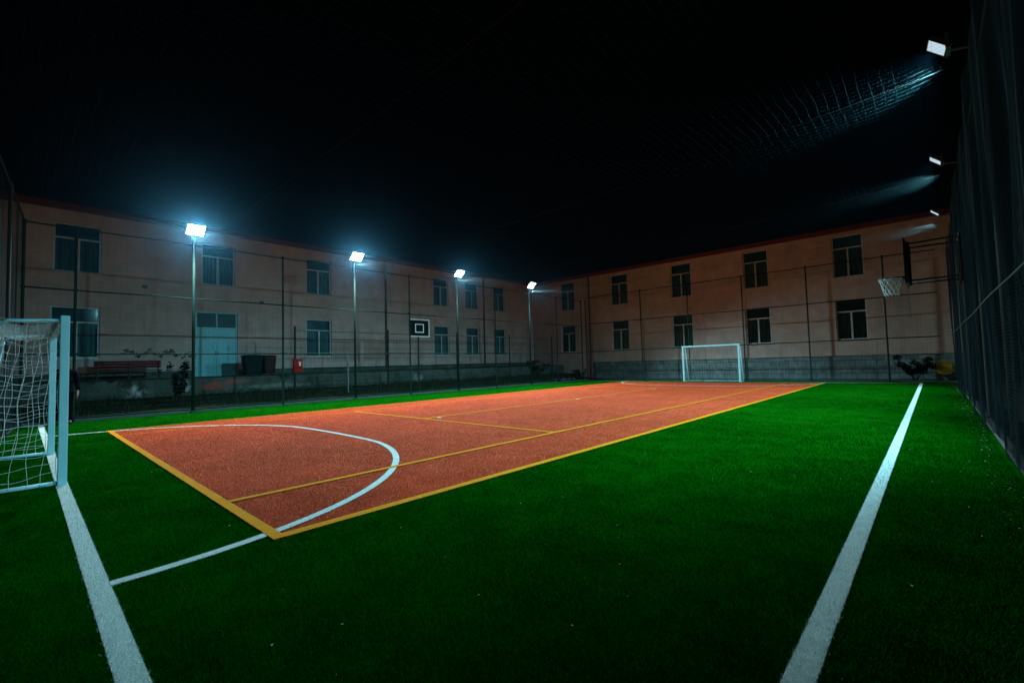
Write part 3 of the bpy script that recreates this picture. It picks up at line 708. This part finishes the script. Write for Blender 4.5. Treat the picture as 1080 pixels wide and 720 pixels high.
# rubble near the corner
t = thing('rubble', 'small heap of pale stones by the fence in the far left corner', 'rubble', (-17.9,24.6,.05))
for k in range(11):
    x, y = -18.1+random.gauss(0,.28), 24.5+random.gauss(0,.5); s = random.uniform(.08,.2)
    mb = MB(); n = 7
    top = [(x+s*random.uniform(.4,.8)*math.cos(6.28*i/n),y+s*random.uniform(.4,.8)*math.sin(6.28*i/n),.06+s*random.uniform(.6,.9)) for i in range(n)]
    bot = [(x+s*math.cos(6.28*i/n),y+s*math.sin(6.28*i/n),.02) for i in range(n)]
    for i in range(n): mb.face([bot[i],bot[(i+1)%n],top[(i+1)%n],top[i]])
    mb.face(top); mb.build('stone', M['stone'], t)

# yellow crate beyond the far fence
t = thing('grit_bin', 'small yellow bin on the ground behind the far right fence corner', 'bin', (.30,27.5,0))
mb = MB(); mb.box((.30,27.5,.36),(.46,.40,.06)); mb.box((.30,27.5,.60),(.50,.42,.40)); mb.build('body', M['yellow_box'], t, bevel=.02)
mb = MB(); mb.box((.30,27.5,.835),(.54,.46,.06)); mb.build('lid', M['yellow_box'], t, bevel=.02)
for sx in (-1,1):
    mb = MB(); mb.box2((.30+sx*.2-.03,27.34,-.06),(.30+sx*.2+.03,27.66,.33)); mb.build('foot', M['fence_dark'], t)

# black backboard on a pole behind the left fence
bxx = -18.05; yc = 12.93
t = thing('backboard', 'black basketball backboard with white border on a pole behind left fence', 'backboard', (bxx,yc,0))
mb = MB(); mb.box((bxx,yc,3.10),(.03,1.16,.84)); mb.build('board', M['board'], t)
mb = MB(); fx = bxx+.018
for z in (2.70,3.50): mb.box((fx,yc,z),(.006,1.16,.045))
for s in (-1,1): mb.box((fx,yc+s*.558,3.10),(.006,.045,.755))
for z in (2.90,3.28): mb.box((fx,yc,z),(.006,.50,.045))
for s in (-1,1): mb.box((fx,yc+s*.228,3.09),(.006,.045,.335))
mb.build('border', M['board_white'], t)
mb = MB(); mb.tube([(bxx-.10,yc,-.05),(bxx-.10,yc,3.3)], .04, 8); mb.box((bxx-.05,yc,3.2),(.08,.3,.05)); mb.box((bxx-.05,yc,2.9),(.08,.3,.05)); mb.build('pole', M['fence_dark'], t)

# basketball hoop on the right fence: bracket frame, board seen edge-on, rim and net
hy = 12.5
t = thing('basketball_hoop', 'basketball hoop with white net on a black bracket frame from the right fence', 'hoop', (.5,hy,0))
mb = MB()
for s in (-.32,.32):
    for z in (3.50,2.74): mb.tube([(.5,hy+s,z),(-.30,hy+s*.8,z)], .017, 8)
    mb.tube([(.46,hy+s,2.62),(.46,hy+s,3.56)], .022, 8); mb.tube([(-.29,hy+s*.8,2.70),(-.29,hy+s*.8,3.54)], .026, 8)
for z in (2.74,3.50): mb.tube([(.46,hy-.32,z),(.46,hy+.32,z)], .018, 8); mb.tube([(-.29,hy-.26,z),(-.29,hy+.26,z)], .018, 8)
mb.build('bracket', M['fence_dark'], t)
mb = MB(); mb.box((-.34,hy,3.14),(.03,1.1,.88)); mb.build('board', M['board'], t)
mb = MB(); mb.box((-.325,hy-.38,2.35),(.016,.06,.72)); mb.build('stay', M['grey_metal'], t)
rc = (-.60,hy,2.86); rr_ = .205
mb = MB(); mb.tube([(rc[0]+rr_*math.cos(a),rc[1]+rr_*math.sin(a),rc[2]) for a in np.linspace(0,2*math.pi,33)], .010, 6, cap=False); mb.box((-.375,hy,2.85),(.07,.12,.05)); mb.build('rim', M['fence_dark'], t)
lines = []
for k in range(12):
    for sg in (-1,1):
        q = np.linspace(0,1,9); a = 2*math.pi*k/12 + sg*q*1.05; r_ = rr_*(1-.42*q**.8)
        lines.append(np.stack([rc[0]+r_*np.cos(a), rc[1]+r_*np.sin(a), rc[2]-.01-.36*q],1))
a, f = strands(lines, .006); np_obj('hoop_net', a, f, M['white_net'], t)

# slack rope across the right net
mb = MB(); mb.tube([(XR-.06, y, 1.90+.012*math.sin(y)) for y in np.linspace(2,24,24)], .007, 5)
tag(mb.build('rope', M['rope'], loc=(XR-.06,6,1.5)), 'thin pale rope running along the dark right net at head height', 'rope')

# ------------------------------------------------------------------ person standing behind the near goal
def skinned(name, V, E, rad, m, parent, root=0, sub=2):
    me = bpy.data.meshes.new(name); off = Vector(parent['_o']) if parent is not None else Vector((0,0,0))
    me.from_pydata([tuple(Vector(v)) for v in V], E, []); o = bpy.data.objects.new(name, me); COL.objects.link(o)
    s = o.modifiers.new('skin','SKIN'); s.use_smooth_shade = True
    for i, r in enumerate(rad):
        me.skin_vertices[0].data[i].radius = (r,r) if not isinstance(r,(tuple,list)) else r
        me.skin_vertices[0].data[i].use_root = (i == root)
    sb = o.modifiers.new('sub','SUBSURF'); sb.levels = sub; sb.render_levels = sub
    dg = bpy.context.evaluated_depsgraph_get(); ev = o.evaluated_get(dg); nm = bpy.data.meshes.new_from_object(ev)
    bpy.data.objects.remove(o); nm.materials.clear(); nm.materials.append(m); nm.name = name
    o = bpy.data.objects.new(name, nm); COL.objects.link(o)
    for p in nm.polygons: p.use_smooth = True
    o.parent = parent; return o
PX, PY = -16.85, .75
person = thing('person', 'person in black jacket and trousers standing mostly hidden behind the near goal post', 'person', (PX,PY,0))
# local frame: faces +x (the pitch), +y is the person's left
sk = [(0,0,.93),(0,0,1.10),(0,0,1.28),(0,0,1.40),(.01,0,1.47),(.02,0,1.53),(.03,0,1.60),(.02,0,1.68),
      (0,.09,.88),(.01,.10,.49),(-.02,.11,.09),(.10,.12,.035),
      (0,-.09,.88),(-.01,-.10,.49),(-.04,-.11,.09),(.08,-.12,.035),
      (0,.17,1.37),(-.02,.235,1.10),(.06,.25,.86),(.08,.25,.79),
      (0,-.17,1.37),(-.02,-.235,1.10),(.06,-.25,.86),(.08,-.25,.79)]
ed = [(0,1),(1,2),(2,3),(3,4),(4,5),(5,6),(6,7),(0,8),(8,9),(9,10),(10,11),(0,12),(12,13),(13,14),(14,15),(3,16),(16,17),(17,18),(18,19),(3,20),(20,21),(21,22),(22,23)]
rd = [(.12,.15),(.11,.14),(.12,.16),(.11,.13),.055,.055,(.085,.075),(.075,.065), .085,.058,.042,.036, .085,.058,.042,.036, .06,.044,.030,.034, .06,.044,.030,.034]
for sgn, wi in ((1,19),(-1,23)):
    wx_, wy_, wz_ = sk[wi]
    for k, (dx, ln_) in enumerate(((.030,.075),(.010,.085),(-.010,.080),(-.028,.062))):
        i = len(sk); sk += [(wx_+dx,wy_,wz_-.045),(wx_+dx+.012,wy_-sgn*.012,wz_-.045-ln_)]; ed += [(wi,i),(i,i+1)]; rd += [.010,.008]
    i = len(sk); sk += [(wx_+.045,wy_-sgn*.01,wz_-.02),(wx_+.058,wy_-sgn*.02,wz_-.06)]; ed += [(wi,i),(i,i+1)]; rd += [.011,.009]
skinned('body', sk, ed, rd, M['skin'], person)
jk = [(0,0,.86),(0,0,1.0),(0,0,1.15),(0,0,1.30),(0,0,1.41),(.005,0,1.47),(0,.185,1.375),(-.02,.245,1.10),(.055,.26,.88),(0,-.185,1.375),(-.02,-.245,1.10),(.055,-.26,.88)]
skinned('jacket', jk, [(0,1),(1,2),(2,3),(3,4),(4,5),(4,6),(6,7),(7,8),(4,9),(9,10),(10,11)], [(.155,.19),(.15,.18),(.14,.17),(.15,.19),(.12,.15),.07,.08,.062,.048,.08,.062,.048], M['jacket'], person, 1)
skinned('trousers', [(0,0,.95),(0,0,.88),(0,.095,.80),(.01,.10,.49),(-.02,.11,.08),(0,-.095,.80),(-.01,-.10,.49),(-.04,-.11,.08)], [(0,1),(1,2),(2,3),(3,4),(1,5),(5,6),(6,7)], [(.13,.16),(.125,.155),.10,.076,.066,.10,.076,.066], M['trousers'], person, 1)
for y in (.115,-.115): skinned('shoe', [(-.06 if y > 0 else -.08,y,.045),(.03,y,.05),(.13,y,.035)], [(0,1),(1,2)], [.046,.05,.038], M['shoe'], person)
skinned('hair', [(-.03,0,1.60),(-.02,0,1.67),(.03,0,1.735)], [(0,1),(1,2)], [(.07,.075),(.088,.085),(.06,.07)], M['hair'], person)
mb = MB(); o3 = Vector((PX,PY,0))
for s in (-1,1): mb.tube([o3+Vector((.108,s*.032,1.615)),o3+Vector((.116,s*.032,1.615))], .011, 8)
mb.build('eye', M['board'], person)
mb = MB(); mb.tube([o3+Vector((.105,0,1.61)),o3+Vector((.128,0,1.575)),o3+Vector((.10,0,1.565))], [.010,.016,.008], 8); mb.box(o3+Vector((.10,0,1.54)),(.02,.045,.010)); mb.build('nose', M['skin'], person, smooth=True)
for s in (-1,1):
    mb = MB(); mb.tube([o3+Vector((.015,s*.078,1.63)),o3+Vector((.01,s*.084,1.60)),o3+Vector((.015,s*.076,1.575))], [.012,.018,.010], 8); mb.build('ear', M['skin'], person, smooth=True)

# ------------------------------------------------------------------ light of the night
w = bpy.data.worlds.new('World'); scn.world = w; w.use_nodes = True; nt = w.node_tree
bg = nt.nodes['Background']; sky = nt.nodes.new('ShaderNodeTexSky'); sky.sky_type = 'NISHITA'; sky.sun_disc = False
SE, SR = R(9), R(150)
sky.sun_elevation = SE; sky.sun_rotation = SR
nt.links.new(sky.outputs[0], bg.inputs[0]); bg.inputs[1].default_value = .00012
sd = bpy.data.lights.new('street_glow', 'SUN'); sd.energy = .036; sd.color = (1,.42,.10); sd.angle = R(12)
so = bpy.data.objects.new('street_glow', sd); COL.objects.link(so)
dirv = Vector((-math.sin(R(38))*math.cos(SE), math.cos(R(38))*math.cos(SE), -math.sin(SE))); so.rotation_euler = dirv.to_track_quat('-Z','Y').to_euler()

# ------------------------------------------------------------------ blue haze, added to stand in for lens bloom round the lamps
if HAZE:
    hm = bpy.data.materials.new('halo_haze'); hm.use_nodes = True; nt = hm.node_tree
    for n_ in list(nt.nodes): nt.nodes.remove(n_)
    pv = nt.nodes.new('ShaderNodeVolumePrincipled'); pv.inputs['Color'].default_value = (.20,.62,1,1); pv.inputs['Density'].default_value = HAZE; pv.inputs['Anisotropy'].default_value = .945
    ou = nt.nodes.new('ShaderNodeOutputMaterial'); nt.links.new(pv.outputs[0], ou.inputs['Volume'])
    mb = MB(); mb.box2((-72,-42,-1.1),(42,72,10.4)); ho = mb.build('haze', hm); ho['kind'] = 'stuff'
    tag(ho, 'thin blue-tinted haze added to give the floodlights their glow', 'haze')
# ------------------------------------------------------------------ camera
f, pitch, roll, yaw, hcam = 479.04, .0483, -.0273, .7482, 1.2851
cy, sy = math.cos(yaw), math.sin(yaw)
fw = Vector((-sy,cy,0)); rt = Vector((cy,sy,0)); up = Vector((0,0,1))
Fv = fw*math.cos(pitch)+up*math.sin(pitch); Uv = up*math.cos(pitch)-fw*math.sin(pitch)
Rv = rt*math.cos(roll)+Uv*math.sin(roll); U2 = Uv*math.cos(roll)-rt*math.sin(roll)
cd = bpy.data.cameras.new('camera'); cam = bpy.data.objects.new('camera', cd); COL.objects.link(cam)
cd.sensor_width = 36; cd.lens = f/1080*36; cd.clip_end = 1000; cd.clip_start = .05
cam.matrix_world = Matrix(((Rv.x,U2.x,-Fv.x,0),(Rv.y,U2.y,-Fv.y,0),(Rv.z,U2.z,-Fv.z,hcam),(0,0,0,1)))
scn.camera = cam
scn.render.engine = 'CYCLES'
scn.view_settings.view_transform = 'Standard'; scn.view_settings.look = 'None'; scn.view_settings.gamma = 1; scn.view_settings.exposure = 0
scn.view_settings.use_curve_mapping = False
scn.cycles.use_denoising = True; scn.cycles.max_bounces = 5; scn.cycles.transparent_max_bounces = 12; scn.cycles.sample_clamp_indirect = 4
for o in bpy.data.objects:
    if '_o' in o: del o['_o']
